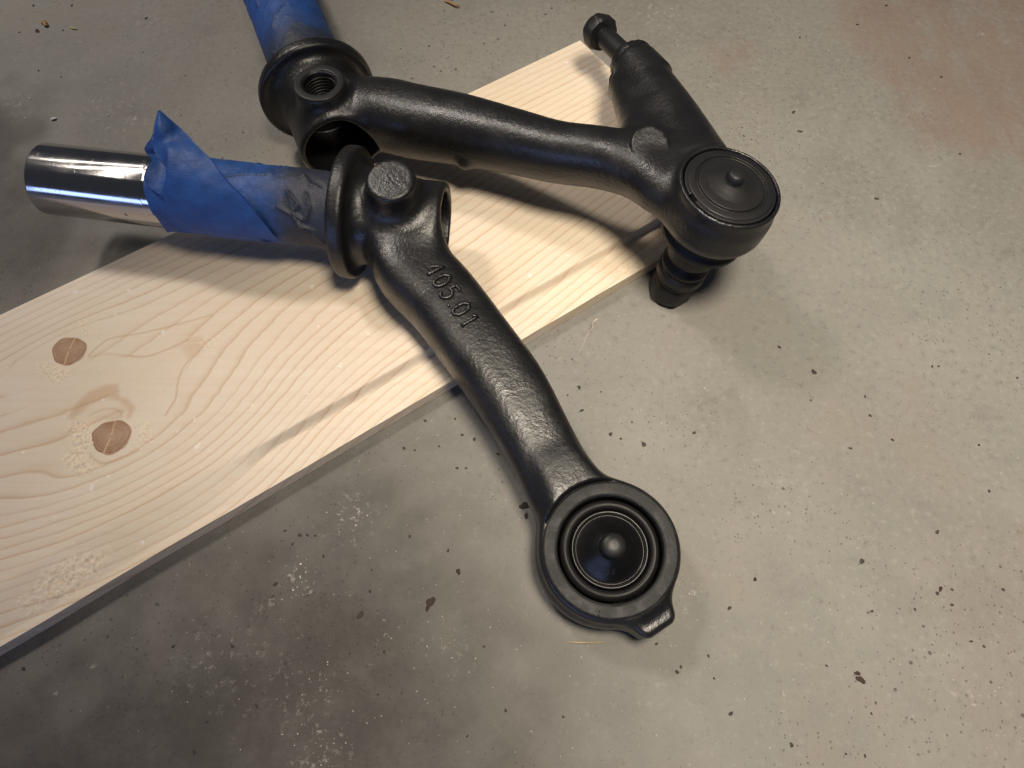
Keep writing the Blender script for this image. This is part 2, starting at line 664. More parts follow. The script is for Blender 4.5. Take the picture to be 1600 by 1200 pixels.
def mat_concrete():
    n = N('worn_concrete')
    v = n.coords()
    big = n.noise(v, 4.2, 5, 0.6)
    mid = n.noise(v, 22, 6, 0.65)
    fine = n.noise(v, 260, 5, 0.65)
    grit = n.noise(v, 1300, 3, 0.6)
    col = n.mix(n.mapr(big, 0.35, 0.65), (0.174, 0.168, 0.150), (0.210, 0.203, 0.182))
    col = n.mix(n.mapr(mid, 0.40, 0.72, 0, 0.55), col, (0.236, 0.230, 0.208))
    col = n.mix(n.mapr(mid, 0.42, 0.27, 0, 0.45), col, (0.125, 0.117, 0.103))
    col = n.mix(n.mapr(fine, 0.52, 0.72, 0, 0.42), col, (0.275, 0.270, 0.246))
    col = n.mix(n.mapr(fine, 0.46, 0.30, 0, 0.45), col, (0.115, 0.107, 0.094))
    warm = n.mapr(n.noise(v, 11, 6, 0.7), 0.48, 0.70, 0, 0.42)
    col = n.mix(warm, col, (0.170, 0.143, 0.112))
    # stains carried by the floor itself, and shade painted in near the bare shaft end
    red = n.math('MULTIPLY', n.attr('red_stain'), n.mapr(n.noise(n.coords((20, 9, 1)), 2.0, 6, 0.7), 0.30, 0.56))
    col = n.mix(n.math('MULTIPLY', red, 0.52), col, (0.180, 0.120, 0.095))
    ochre = n.mapr(n.noise(v, 34, 5, 0.7), 0.64, 0.74, 0, 0.35)
    col = n.mix(ochre, col, (0.150, 0.105, 0.062))
    dirt_shade = n.math('MULTIPLY', n.attr('grime_shade'), n.mapr(n.noise(v, 18, 6, 0.7), 0.25, 0.65, 0.62, 1.0))
    col = n.mix(n.math('MULTIPLY', dirt_shade, 0.92), col, (0.034, 0.027, 0.024))
    # white scuffs
    wh = n.math('MULTIPLY', n.mapr(n.noise(v, 75, 5, 0.75), 0.63, 0.74), n.mapr(n.noise(v, 13, 3), 0.48, 0.62))
    col = n.mix(n.math('MULTIPLY', wh, 0.42), col, (0.50, 0.48, 0.44))
    sc = n.math('MULTIPLY', n.attr('scuff'), n.mapr(n.noise(v, 260, 5, 0.75), 0.54, 0.66))
    col = n.mix(n.math('MULTIPLY', sc, 0.75), col, (0.46, 0.44, 0.41))
    # tiny air holes
    vd = n.voro(v, 210)
    vc = n.node('ShaderNodeTexVoronoi'); n.ln(v, vc.inputs['Vector']); vc.inputs['Scale'].default_value = 210
    sep = n.node('ShaderNodeSeparateColor'); n.ln(vc.outputs['Color'], sep.inputs[0])
    clus = n.math('ADD', n.noise(v, 7.5, 4, 0.6), n.math('MULTIPLY', n.attr('pits'), 0.35))
    siz = n.math('MULTIPLY', n.mapr(sep.outputs[0], 0.78, 1.0, 0.0, 0.22, False), n.mapr(clus, 0.44, 0.66, 0.15, 1.0))
    hole = n.mapr(n.math('SUBTRACT', vd, siz), 0.04, -0.05)
    vd2 = n.voro(v, 640)
    vc2 = n.node('ShaderNodeTexVoronoi'); n.ln(v, vc2.inputs['Vector']); vc2.inputs['Scale'].default_value = 640
    sep2 = n.node('ShaderNodeSeparateColor'); n.ln(vc2.outputs['Color'], sep2.inputs[0])
    siz2 = n.math('MULTIPLY', n.mapr(sep2.outputs[0], 0.72, 1.0, 0.0, 0.34, False), n.mapr(clus, 0.36, 0.62, 0.2, 1.0))
    hole2 = n.mapr(n.math('SUBTRACT', vd2, siz2), 0.05, -0.06)
    hh = n.math('MAXIMUM', hole, n.math('MULTIPLY', hole2, 0.75))
    col = n.mix(n.math('MULTIPLY', hh, 0.78), col, (0.055, 0.047, 0.041))
    # pale sand grains
    g2 = n.mapr(n.math('SUBTRACT', vd2, n.mapr(sep2.outputs[1], 0.94, 1.0, 0.0, 0.30, False)), 0.02, -0.06)
    col = n.mix(n.math('MULTIPLY', g2, 0.38), col, (0.42, 0.41, 0.38))
    nm = n.bump(n.math('ADD', n.math('MULTIPLY', fine, 1.0), n.math('MULTIPLY', grit, 0.5)), 0.32, 0.0008)
    nm = n.bump(n.math('SUBTRACT', 1.0, hh), 0.5, 0.0010, nm)
    nm = n.bump(mid, 0.25, 0.003, nm)
    rg = n.mapr(fine, 0.3, 0.7, 0.62, 0.80)
    return n.done(col, rg, 0.0, nm, 0.35)


M['concrete'] = mat_concrete()


def plain(name, col, rough=0.7, amount=0.35, scale=400, spec=0.3):
    n = N(name)
    v = n.coords()
    k = n.noise(v, scale, 4, 0.6)
    c = n.mix(n.mapr(k, 0.3, 0.7, 0, amount), col, tuple(x * 0.45 for x in col))
    return n.done(c, rough, 0.0, n.bump(k, 0.3, 0.0004), spec)


M['tar'] = plain('dark_tar_spot', (0.048, 0.040, 0.034), 0.75)
M['rust'] = plain('rust_brown_spot', (0.040, 0.027, 0.021), 0.8)
M['chalk'] = plain('pale_plaster_crumb', (0.55, 0.53, 0.49), 0.85)
M['straw'] = plain('dry_straw', (0.50, 0.36, 0.14), 0.6)
M['leaf'] = plain('dry_orange_leaf', (0.30, 0.16, 0.06), 0.6)
M['dark_bore'] = plain('oily_dark_bore', (0.02, 0.018, 0.016), 0.4)

# ------------------------------------------------------------------ floor
def ease_axis(lo, hi, step, far):
    core = np.arange(lo, hi + 0.1, step)
    out = [step]
    ext = []
    x = 0
    s = step
    while x < far:
        s *= 1.6
        x += s
        ext.append(x)
    return np.concatenate([lo - np.array(ext[::-1]), core, hi + np.array(ext)])


def grid_faces(nx, ny):
    i = np.arange(nx - 1)[:, None] * ny + np.arange(ny - 1)[None, :]
    return np.stack([i, i + ny, i + ny + 1, i + 1], -1).reshape(-1, 4)


def poly_mask(X, Y, poly, soft):
    """soft inside-mask of a polygon"""
    poly = np.asarray(poly, float)
    ins = np.zeros(X.shape, bool)
    dist = np.full(X.shape, 1e9)
    m = len(poly)
    for i in range(m):
        x1, y1 = poly[i]; x2, y2 = poly[(i + 1) % m]
        c = ((y1 > Y) != (y2 > Y)) & (X < (x2 - x1) * (Y - y1) / (y2 - y1 + 1e-12) + x1)
        ins ^= c
        t = np.clip(((X - x1) * (x2 - x1) + (Y - y1) * (y2 - y1)) / ((x2 - x1) ** 2 + (y2 - y1) ** 2 + 1e-12), 0, 1)
        dist = np.minimum(dist, np.hypot(X - x1 - t * (x2 - x1), Y - y1 - t * (y2 - y1)))
    sd = np.where(ins, dist, -dist)
    t = np.clip(sd / soft * 0.5 + 0.5, 0, 1)
    return t * t * (3 - 2 * t)


gx = ease_axis(-420, 420, 3.0, 2600)
gy = ease_axis(-60, 560, 3.0, 2600)
GX, GY = np.meshgrid(gx, gy, indexing='ij')
near = (np.abs(GX) < 600) & (np.abs(GY - 250) < 600)
gp = np.stack([GX, GY, np.zeros_like(GX)], -1)
GZ = np.where(near, fbm(gp / 45.0, 3) * 0.35 - 0.35, -0.3)


def fl(pts):
    return [tuple(P(x, y, 0)[:2]) for x, y in pts]


wj = fbm(gp / 16.0, 4) * 14
wk = fbm(gp / 16.0 + 40, 4) * 14
red = poly_mask(GX + wj, GY + wk, fl([(1300, -60), (1330, 60), (1390, 130), (1420, 190), (1450, 215), (1500, 235), (1530, 260), (1560, 240), (1700, 240), (1800, 0), (1700, -90)]), 14)
red = np.maximum(red, 0.75 * poly_mask(GX + wj, GY + wk, fl([(1115, 60), (1175, 65), (1180, 85), (1140, 110), (1112, 105)]), 8))
red = np.maximum(red, 0.8 * poly_mask(GX + wj, GY + wk, fl([(1560, 180), (1640, 240), (1640, 300), (1600, 290)]), 10))
red = np.maximum(red, 0.45 * poly_mask(GX + wj, GY + wk, fl([(1480, 900), (1700, 820), (1700, 1200), (1500, 1240)]), 40))
grime_shade = 0.95 * poly_mask(GX + 2 * wj, GY + 2 * wk, fl([(-400, 1010), (0, 1010), (300, 830), (560, 690), (650, 770), (730, 900), (830, 1040), (900, 1400), (200, 1700), (-500, 1500)]), 75)
grime_shade = np.maximum(grime_shade, 1.0 * poly_mask(GX + 2 * wj, GY + 2 * wk, fl([(-200, 1080), (40, 1090), (200, 1080), (330, 1110), (400, 1200), (420, 1400), (-300, 1500)]), 30))
grime_shade = np.maximum(grime_shade, 0.8 * poly_mask(GX + 2 * wj, GY + 2 * wk, fl([(-100, 150), (40, 160), (60, 260), (150, 380), (30, 460), (-150, 480)]), 30))  # shadow under the bare shaft end painted into the colour, over mottled dirt
pits = poly_mask(GX + wj, GY + wk, fl([(20, 960), (160, 860), (260, 960), (260, 1080), (100, 1110), (-40, 1080)]), 30)
pits = np.maximum(pits, 0.9 * poly_mask(GX + wj, GY + wk, fl([(640, 20), (820, -20), (900, 40), (800, 110), (690, 140), (600, 120)]), 30))
pits = np.maximum(pits, 0.7 * poly_mask(GX + wj, GY + wk, fl([(1450, 900), (1640, 880), (1640, 1200), (1300, 1220)]), 40))
pits = np.maximum(pits, 0.6 * poly_mask(GX + wj, GY + wk, fl([(1080, 90), (1180, 110), (1220, 220), (1130, 230)]), 30))
scuff = np.zeros_like(GX)
for x, y, r, a in ((548, 806, 11, 0.8), (470, 905, 8, 1.0), (475, 922, 5, 0.9), (480, 1080, 12, 0.6), (1073, 925, 5, 0.8), (692, 1013, 10, 0.4), (500, 1165, 12, 0.7), (330, 1030, 16, 0.35), (1513, 1090, 6, 0.7), (1030, 25, 12, 0.55), (165, 160, 18, 0.5), (205, 185, 14, 0.6), (225, 30, 14, 0.4), (25, 165, 8, 0.8), (400, 1040, 25, 0.25)):
    c = P(x, y, 0)
    scuff = np.maximum(scuff, a * np.exp(-(((GX - c[0]) / r) ** 2 + ((GY - c[1]) / r) ** 2)))
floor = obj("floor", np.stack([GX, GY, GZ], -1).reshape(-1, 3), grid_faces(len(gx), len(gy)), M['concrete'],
            attrs={'red_stain': red.ravel(), 'grime_shade': grime_shade.ravel(), 'pits': pits.ravel(), 'scuff': scuff.ravel()})
floor["kind"] = "structure"

# ------------------------------------------------------------------ the pine board
TOPZ, LIPZ = 13.0, 8.0
corner = P(907, 63, TOPZ)
bd = nrm((P(800, 110.5, TOPZ) - P(0, 489, TOPZ)) * (1, 1, 0))        # along the board, towards its sawn end
bn = np.array([bd[1], -bd[0], 0.0])                                  # across the board, towards the lower edge


def bcoord(px, py, z=TOPZ):
    w = P(px, py, z) - corner
    return float(w @ bd), float(w @ bn)


WID = bcoord(560, 680.5, LIPZ)[1]
REB = bcoord(640, 561, TOPZ)[1]
LEN = 560.0
us = np.arange(-LEN, 0.01, 0.8)
vs = np.unique(np.concatenate([np.arange(0, WID, 0.62), [WID]]))
U, Vv = np.meshgrid(us, vs, indexing='ij')
# edges are not ruler straight
edge_w = fbm(np.stack([us / 60, us * 0, us * 0], -1), 3) * 0.9
f = Vv / WID
Vx = Vv + edge_w[:, None] * f + 0.5 * fbm(np.stack([U / 80, U * 0 + 9, U * 0], -1), 2) * (1 - f)
ue = 0.5 * fbm(np.stack([Vv / 14, Vv * 0 + 3, Vv * 0], -1), 3)
Ux = U + ue * np.clip(1 + U / 20, 0, 1)
bp = np.stack([U, Vv, np.zeros_like(U)], -1)
# the rebate along the lower edge runs out towards the left
ul = bcoord(470, 657)[0]; ur = bcoord(250, 775)[0]
run = np.clip((U - ur) / (ul - ur), 0, 1)
run = run * run * (3 - 2 * run)
cham = 1.7 + 11 * (1 - run)
t = np.clip((Vv - REB) / cham, 0, 1)
Z = TOPZ - (TOPZ - LIPZ) * (t * run + (1 - run) * 0.9 * np.clip((Vv - REB + 4) / (WID - REB), 0, 1) ** 1.3)
Z += fbm(bp / (60, 14, 1), 2) * 0.18

# growth-ring field bent round the two knots
K = [(bcoord(108, 548), 9.0), (bcoord(174, 682), 9.6)]
ph = Vv + 5 * fbm(bp / (190, 60, 1), 2) + 0.02 * U
for (ku, kv), r in K:
    du = (U - ku) / 2.6; dv = Vv - kv
    rr = du * du + dv * dv
    ph = ph - dv * np.minimum(1.0, (1.25 * r) ** 2 / (rr + 30.0))
near_k = np.exp(-(((U - bcoord(190, 610)[0]) / 62) ** 2 + ((Vv - bcoord(190, 610)[1]) / 30) ** 2))
dens = 4.7 + 5.0 * np.exp(-((Vv - bcoord(400, 480)[1]) / 38) ** 2) * np.clip((U + 560) / 560 * -1 + 1, 0, 1)
phase = np.cumsum(np.gradient(ph, axis=1) / (dens * (1 + 1.3 * near_k)), axis=1)
phase += 20 + 0.3 * fbm(bp / (70, 10, 1), 3)


def bpoly(pts):
    return [bcoord(x, y) for x, y in pts]


def bline(pts, w):
    d = np.full(U.shape, 1e9)
    q = catmull([(a, b, 0) for a, b in bpoly(pts)], 60)
    for i in range(len(q) - 1):
        x1, y1 = q[i][:2]; x2, y2 = q[i + 1][:2]
        tt = np.clip(((U - x1) * (x2 - x1) + (Vv - y1) * (y2 - y1)) / ((x2 - x1) ** 2 + (y2 - y1) ** 2 + 1e-9), 0, 1)
        d = np.minimum(d, np.hypot(U - x1 - tt * (x2 - x1), Vv - y1 - tt * (y2 - y1)))
    return np.exp(-(d / w) ** 2)


wu = fbm(bp / 5.0, 3) * 1.5
tint = 0.95 * bline([(140, 558), (165, 553), (190, 555), (226, 557), (255, 548), (285, 535), (305, 527), (318, 533), (312, 548), (295, 562), (283, 580), (277, 600), (274, 622), (258, 648)], 0.5) * (0.75 + 0.5 * fbm(bp / 9.0, 2))
tint = np.maximum(tint, 0.8 * bline([(138, 556), (155, 540), (175, 528), (215, 521), (260, 511), (330, 492)], 0.42))
tint = np.maximum(tint, 0.45 * poly_mask(U + wu, Vv + wu, bpoly([(285, 538), (308, 527), (320, 534), (311, 549), (296, 562)]), 3.0))
tint = np.maximum(tint, 0.62 * poly_mask(U + wu * 0.6, Vv + wu * 0.6, bpoly([(122, 628), (140, 612), (165, 601), (186, 599), (187, 620), (200, 623), (212, 638), (206, 652), (198, 655), (200, 640), (186, 627), (165, 622), (140, 634), (116, 656), (106, 652)]), 1.6))
tint = np.maximum(tint, 0.5 * bline([(140, 650), (160, 640), (182, 640), (192, 652)], 0.6))
tint = np.maximum(tint, 0.7 * bline([(140, 712), (160, 724), (190, 716), (215, 704)], 0.7))
tint = np.maximum(tint, 0.5 * bline([(55, 628), (90, 620), (118, 616)], 0.4) * 0)
pinkish = poly_mask(U, Vv, bpoly([(1000, 372), (1060, 338), (1060, 346), (1000, 382)]), 2) * 0.5
tint = np.maximum(tint, pinkish)
# quiet wood inside the cathedral
quiet = poly_mask(U + wu, Vv + wu, bpoly([(130, 565), (225, 560), (310, 532), (276, 600), (258, 648), (205, 660), (190, 610), (120, 620), (20, 640), (0, 575), (70, 585)]), 5)
phase = phase * (1 - quiet) + (np.floor(phase) + 0.30) * quiet
torn = np.zeros_like(U)
for poly, a in (([(85, 572), (105, 578), (100, 598), (78, 596), (62, 582), (60, 570)], 1.0), ([(108, 664), (142, 655), (146, 690), (135, 712), (150, 735), (120, 742), (100, 722), (92, 712), (112, 700)], 1.0),
                ([(208, 662), (236, 662), (238, 690), (214, 700)], 0.8), ([(122, 504), (132, 502), (150, 525), (142, 524)], 1.0),
                ([(60, 900), (100, 870), (165, 855), (150, 890), (100, 930), (40, 945)], 0.8), ([(20, 930), (60, 905), (60, 950), (20, 965)], 0.5),
                ([(300, 530), (345, 522), (332, 548), (305, 550)], 0.35), ([(960, 410), (1030, 372), (1032, 395), (975, 425)], 0.5)):
    torn = np.maximum(torn, a * poly_mask(U + wu * 2, Vv + wu * 2, bpoly(poly), 3.5))
Z += torn * (fbm(bp / (2.2, 1.3, 1), 3) * 0.8 + fbm(bp / 0.9, 2) * 0.30)
W3 = lambda uu, vv, zz: corner * (1, 1, 0) + uu[..., None] * bd + vv[..., None] * bn + zz[..., None] * np.array([0, 0, 1.0])
top = W3(Ux, Vx, Z)
nu, nv = U.shape
BV = top.reshape(-1, 3).tolist()
BF = [tuple(q[::-1]) for q in grid_faces(nu, nv).tolist()]
at_ph, at_ti, at_to = phase.ravel().tolist(), tint.ravel().tolist(), torn.ravel().tolist()


def skirt(idx, rows, zb, flip):
    """side face from a border of the top sheet down to zb, with its own rings"""
    base = len(BV)
    m = len(idx)
    for k in range(1, rows + 1):
        for i in idx:
            p = top.reshape(-1, 3)[i]
            tz = k / rows
            BV.append([p[0], p[1], p[2] + (zb - p[2]) * tz])
            at_ph.append(at_ph[i] + 0.9 * tz); at_ti.append(0.10); at_to.append(0.12)
    def row(k):
        return idx if k == 0 else [base + (k - 1) * m + j for j in range(m)]
    for k in range(rows):
        a, b = row(k), row(k + 1)
        for j in range(m - 1):
            q = (a[j], a[j + 1], b[j + 1], b[j])
            BF.append(q[::-1] if flip else q)


I = np.arange(nu * nv).reshape(nu, nv)
skirt(I[:, -1].tolist(), 5, 0.05, False)
skirt(I[:, 0].tolist(), 4, 0.05, True)
skirt(I[-1, :].tolist(), 6, 0.05, True)
board = thing("pine_board", "pale planed pine board with two knots lying on the concrete under both arms", "board", tuple(W3(np.array(-LEN / 2), np.array(WID / 2), np.array(0.0))))
obj("plank", BV, BF, M['wood'], board, smooth=True, sharp=50, attrs={'phase': at_ph, 'tint': at_ti, 'torn': at_to})

for ki, ((ku, kv), r) in enumerate(K):
    rings, seg = 22, 72
    V_, F_, ra, ca = [], [], [], []
    rot = 0.5
    ang_c = [2.35, 5.35] if ki else [2.2, 5.5]
    ctr = W3(np.array(ku), np.array(kv), np.array(TOPZ + 0.2))
    for i in range(rings + 1):
        for k in range(seg):
            a = 2 * math.pi * k / seg
            out = r * (1 + 0.05 * math.sin(2 * a + ki) + 0.04 * math.sin(3 * a + 1 + ki) + 0.02 * math.sin(7 * a))
            q = i / rings
            x = out * q * math.cos(a) * 0.98
            y = out * q * math.sin(a) * 1.03
            z = 0.20 - 0.42 * q ** 6 + 0.05 * math.sin(q * 24)
            V_.append(ctr + bd * x + bn * y + np.array([0, 0, z]))
            ra.append(q)
            c = 0
            for ac in ang_c:
                dd = abs(((a - ac + math.pi) % (2 * math.pi)) - math.pi) * q * r
                c = max(c, math.exp(-(dd / 0.30) ** 2) * (q > 0.08))
            ca.append(c)
    for i in range(rings):
        for k in range(seg):
            F_.append((i * seg + k, (i + 1) * seg + k, (i + 1) * seg + (k + 1) % seg, i * seg + (k + 1) % seg))
    F_ = [q[::-1] for q in F_]
    kn = obj("knot", V_, F_, M['knot'], board, attrs={'radius': ra, 'crack': ca})
    kn["label"] = "reddish brown knot with a pale crack" if ki else "smaller pale brown knot near the upper edge"
# splinter standing off the lower edge
s0 = P(927, 503, 7); s1 = P(918, 523, 1.0)
obj("splinter", *tube(catmull([P(934, 498, 8), s0, (s0 + s1) / 2 + (1, 0, 0.5), s1, P(905, 552, 0.4)], 12), np.linspace(0.24, 0.06, 12), 6), M['wood'], board)

# ------------------------------------------------------------------ front arm (closed boss, shaft to the left)
ax0, ax1 = P(150, 288, 47), P(480, 325, 47)
AX = nrm(ax1 - ax0)


def onA(px):
    """point of the shaft axis above the photo column px"""
    k0, k1 = 150, 480
    lo_, hi_ = -400.0, 400.0
    for _ in range(50):
        m_ = (lo_ + hi_) / 2
        w = ax0 + AX * m_ - C0
        x = 800 + FPX * (w @ RT) / (w @ FW)
        if x < px:
            lo_ = m_
        else:
            hi_ = m_
    return ax0 + AX * lo_


FA = onA(566)
TA = math.radians(8)
UA = nrm(np.array([0.0, -math.sin(TA), math.cos(TA)]) - AX * (np.array([0.0, -math.sin(TA), math.cos(TA)]) @ AX))
CA = P(954, 857, 32)
NA = nrm((0.0, -0.10, 1.0))
bossA = FA + AX * 21
armA = Sweep([
    (*(FA + AX * 22 + (0, -4, -2)), 17.0, 17.0),
    (*P(640, 412, 45), 18.5, 16.5),
    (*P(692, 470, 41), 18.0, 16.0),
    (*P(745, 540, 37), 17.8, 15.5),
    (*P(797, 612, 33), 17.6, 14.5),
    (*P(849, 706, 28), 16.2, 13.2),
    (*P(884, 772, 25), 17.2, 12.2),
    (*P(925, 825, 22), 20.0, 11.0)], 30, 3.2)
padA = Sweep([(*P(862, 712, 29.0), 9.0, 9.5), (*P(874, 732, 30.8), 11.0, 10.0), (*P(900, 775, 30.2), 14.5, 9.3), (*P(925, 815, 28), 20.0, 8.5)], 10, 5.0)
tabA = P(1016, 962, 20)

def fA(q):
    hub = sd_cyl(q, FA - AX * 3, FA + AX * 43, 20.5, 2.0)
    fl_ = sd_cyl(q, FA - AX * 9, FA - AX * 0.5, 33.5, 2.6)
    cone = sd_cyl(q, FA - AX * 3, FA + AX * 11, 28.0, 1.0, 20.5)
    boss = sd_cyl(q, bossA, bossA + UA * 34.5, 13.0, 2.2, 11.8)
    d = smin(hub, cone, 3.0)
    d = smin(d, fl_, 4.0)
    d = smin(d, armA(q), 11.0)
    d = smin(d, boss, 8.0)
    # ball joint eye
    eye = sd_cyl(q, CA - NA * 1.0, CA - NA * 31.2, 30.8, 3.2)
    belly = sd_cyl(q, CA - NA * 9.0, CA - NA * 25, 31.8, 4.0)
    eye = smin(eye, belly, 3.0)
    rv = nrm((tabA - CA) - NA * ((tabA - CA) @ NA))
    sv = np.cross(NA, rv)
    w = q - (CA + rv * 31.0 - NA * 13.5)
    bx = np.stack([np.abs(w @ rv) - 8.0, np.abs(w @ sv) - (10.8 - 0.38 * np.clip(w @ rv, -6, 9)), np.abs(w @ NA) - 10.2], 1) + 3.0
    lug = np.linalg.norm(np.maximum(bx, 0), axis=1) + np.minimum(bx.max(1), 0) - 3.0
    eye = smin(eye, lug, 4.5)
    d = smin(d, eye, 5.0)
    d = smin(d, padA(q), 4.0)
    d = smax(d, -sd_cyl(q, CA - NA * 0.6, CA + NA * 30, 29.7, 0.3), 1.0)
    d = smax(d, -sd_cyl(q, CA - NA * 14, CA + NA * 30, 22.6, 0.5), 0.8)
    bore = sd_cyl(q, FA + AX * 18, FA + AX * 60, 16.2, 0.6)
    d = smax(d, -bore, 1.2)
    return d


armRootA = thing("suspension_arm", "black painted suspension arm with closed round boss, raised number and open eye resting on floor", "suspension arm", (CA[0], CA[1], 0), "pair of black suspension arms")
V_, F_ = sdf_mesh(fA, (-112, 30, -3), (84, 288, 96), 0.95)
V_[:, 2] += 0.07 * vnoise(V_ / 6.0)
castA = obj("casting", V_, F_, M['paint'], armRootA)

# steel shaft, hollow end
shaft0 = onA(74)
LS = float((FA - shaft0) @ AX)
obj("shaft", *lathe([(12.5, 14), (12.5, 0.6), (13.2, 0), (17.2, 0), (18.5, 1.6), (18.5, 62), (18.42, 62.4), (18.5, 62.8), (18.5, LS - 5)], shaft0, AX, 128, bend=0.3), M['steel'], armRootA, sharp=35)

# machined rim, seal and dust cap of the eye
loc_r = (Vector(CA) * MM - world_loc(armRootA))
M['turned'] = mat_turned(tuple(loc_r), NA)
rim = obj("machined_rim", *lathe([(22.9, -6.0), (22.9, 0.0), (24.0, 0.45), (28.4, 0.45), (29.1, 0.0), (29.1, -3.0)], CA, NA, 128, bend=0.35), M['turned'], armRootA, sharp=40)
x_, y_, _ = frame(NA)
# witness mark cut across the rim
pm = P(937, 955, 31.9)
dm = nrm((pm - CA) - NA * ((pm - CA) @ NA))
obj("witness_mark", *tube([CA + NA * 0.35 + dm * 26.0, CA + NA * 0.42 + dm * 27.2, CA + NA * 0.42 + dm * 28.6], 0.35, 6, 0.5), M['dark_bore'], rim)


def cap_base(C, Nn, h):
    return np.asarray(C) + np.asarray(Nn) * h


obj("seal_ring", *lathe([(21.9, -9), (21.6, -3.0), (20.6, -1.5), (19.6, -1.0), (18.4, -1.3), (17.7, -2.1), (17.4, -3.0), (16.8, -5.0)], CA, NA, 96, bend=0.6), M['rubber'], armRootA)
capA = obj("dust_cap", *lathe([(17.3, -6.5), (16.9, -2.6), (16.4, -1.9), (15.7, -2.0), (15.2, -3.0), (14.6, -3.4), (11.0, -0.2), (8.0, 2.8), (5.6, 4.8), (0, 5.0)], CA, NA, 96, bend=0.5), M['gloss'], armRootA)
obj("nipple", *lathe([(6.0, 3.8), (5.5, 5.4), (5.3, 9.2), (4.5, 10.6), (2.4, 11.3), (0, 11.4)], CA, NA, 48, bend=0.9), M['paint_smooth'], capA)
# lettering stroke tables (unit boxes)
GLYPH = {
    '4': [[(0.72, 0.0), (0.72, 1.0), (0.05, 0.32), (0.95, 0.32)]],
    '0': [[(0.5, 0.0), (0.12, 0.22), (0.06, 0.5), (0.14, 0.8), (0.5, 1.0), (0.86, 0.8), (0.94, 0.5), (0.88, 0.22), (0.5, 0.0)]],
    '5': [[(0.88, 1.0), (0.2, 1.0), (0.14, 0.58), (0.5, 0.66), (0.86, 0.52), (0.9, 0.28), (0.66, 0.04), (0.35, 0.0), (0.08, 0.14)]],
    '1': [[(0.18, 0.78), (0.56, 1.0), (0.56, 0.0)]],
    '.': [[(0.35, 0.0), (0.35, 0.12)]],
    '8': [[(0.5, 0.52), (0.15, 0.7), (0.2, 0.92), (0.5, 1.0), (0.8, 0.92), (0.85, 0.7), (0.5, 0.52), (0.12, 0.32), (0.14, 0.08), (0.5, 0.0), (0.86, 0.08), (0.88, 0.32), (0.5, 0.52)]],
}


def drop(fn, p, d, n=60):
    """march a point along d until it meets the casting"""
    p = np.array(p, float)
    for _ in range(n):
        v = fn(p[None])[0]
        p = p + np.asarray(d) * max(min(v * 0.8, 3), -3)
        if abs(v) < 0.01:
            break
    return p


start, stop = P(676, 420, 57), P(737, 512, 50)
gd = nrm(stop - start)
upn = nrm(np.cross(np.cross(gd, (0, 0, 1)), gd))
gs = nrm(np.cross(upn, gd))                      # reading-up direction across the arm
text = "405.01"
adv = [-1.4, 5.7, 12.8, 19.0, 22.8, 29.8]
hgt, wid = 9.4, 5.0
for ch, off in zip(text, adv):
    pieces = []
    for st in GLYPH[ch]:
        pts = []
        for i in range(len(st) - 1):
            a, b = np.array(st[i]), np.array(st[i + 1])
            for t_ in np.linspace(0, 1, 5)[(0 if i == 0 else 1):]:
                pts.append(a + (b - a) * t_)
        w3 = []
        for (lx, ly) in pts:
            q = start + gd * (off + lx * wid) + gs * ((ly - 0.5) * hgt) + upn * 6
            w3.append(drop(fA, q, -upn) + upn * 0.32)
        pieces.append(tube(w3, 0.92, 8, 0.9, up=tuple(upn)))
    obj("raised_digit" if ch != '.' else "raised_point", *merge(*pieces), M['paint'], armRootA)
pieces = []
for k, off in enumerate((0.0, 2.3)):
    pts = []
    st = GLYPH['8'][0]
    c3 = P(953, 893, 29.5)
    for (lx, ly) in st:
        q = c3 + np.array([off + lx * 1.7 - 2.0, (ly - 0.5) * 2.4, 0])
        h_ = (q - CA)
        rad = np.linalg.norm(h_ - NA * (h_ @ NA))
        q = q - NA * (h_ @ NA) + NA * np.interp(rad, [5.6, 7.0, 10.5, 14.6], [4.8, 3.5, 0.3, -3.4])
        pts.append(q)
    pieces.append(tube(pts, 0.16, 6))
obj("raised_mark", *merge(*pieces), M['paint_smooth'], capA)

# ------------------------------------------------------------------ rear arm (threaded boss, ball joint with stud, stop bolt)
b0, b1 = P(435, 0, 36), P(492, 140, 36)
AB = nrm(b1 - b0)                                # towards the open end, nearer the camera
FB = P(499, 150, 35)
UB = nrm(np.array([0.0, 0.0, 1.0]))
bossB = FB + AB * 26
foot = P(1043, 458, 0); capc = P(1142, 290, 86)
NB = nrm(capc - foot)
HB = float(np.linalg.norm(capc - foot))
armB = Sweep([
    (*(FB + AB * 21 + (4, 4, 3)), 19.0, 18.0),
    (*P(600, 180, 44), 19.0, 19.0),
    (*P(650, 191, 47), 18.8, 19.0),
    (*P(720, 203, 51), 17.6, 18.0),
    (*P(800, 221, 56), 15.4, 16.5),
    (*P(870, 238, 61), 14.0, 15.5),
    (*P(940, 247, 66), 14.0, 15.0),
    (*P(1000, 262, 70), 15.5, 14.0),
    (*P(1060, 292, 72), 18.5, 13.0),
    (*P(1100, 300, 73), 20.0, 13.0)], 34, 2.3)
branch = Sweep([
    (*P(1095, 262, 72), 15.0, 13.5),
    (*P(1062, 205, 66), 14.0, 13.5),
    (*P(1030, 155, 61), 13.2, 13.0),
    (*P(1003, 118, 57.5), 12.6, 12.6),
    (*P(993, 105, 56.3), 12.4, 12.4)], 20, 2.1)
bolt_dir = nrm(P(930, 50, 49) - P(1000, 118, 57))
sock = P(990, 101, 55.5)
padB = P(1010, 238, 76)
webB = Sweep([(*P(1000, 250, 66), 14, 9.0), (*P(1030, 215, 63), 15, 9.0), (*P(1030, 185, 61), 11, 9.0)], 8, 2.3)


padN = nrm((0.0, -0.32, 1.0))
padB0 = None


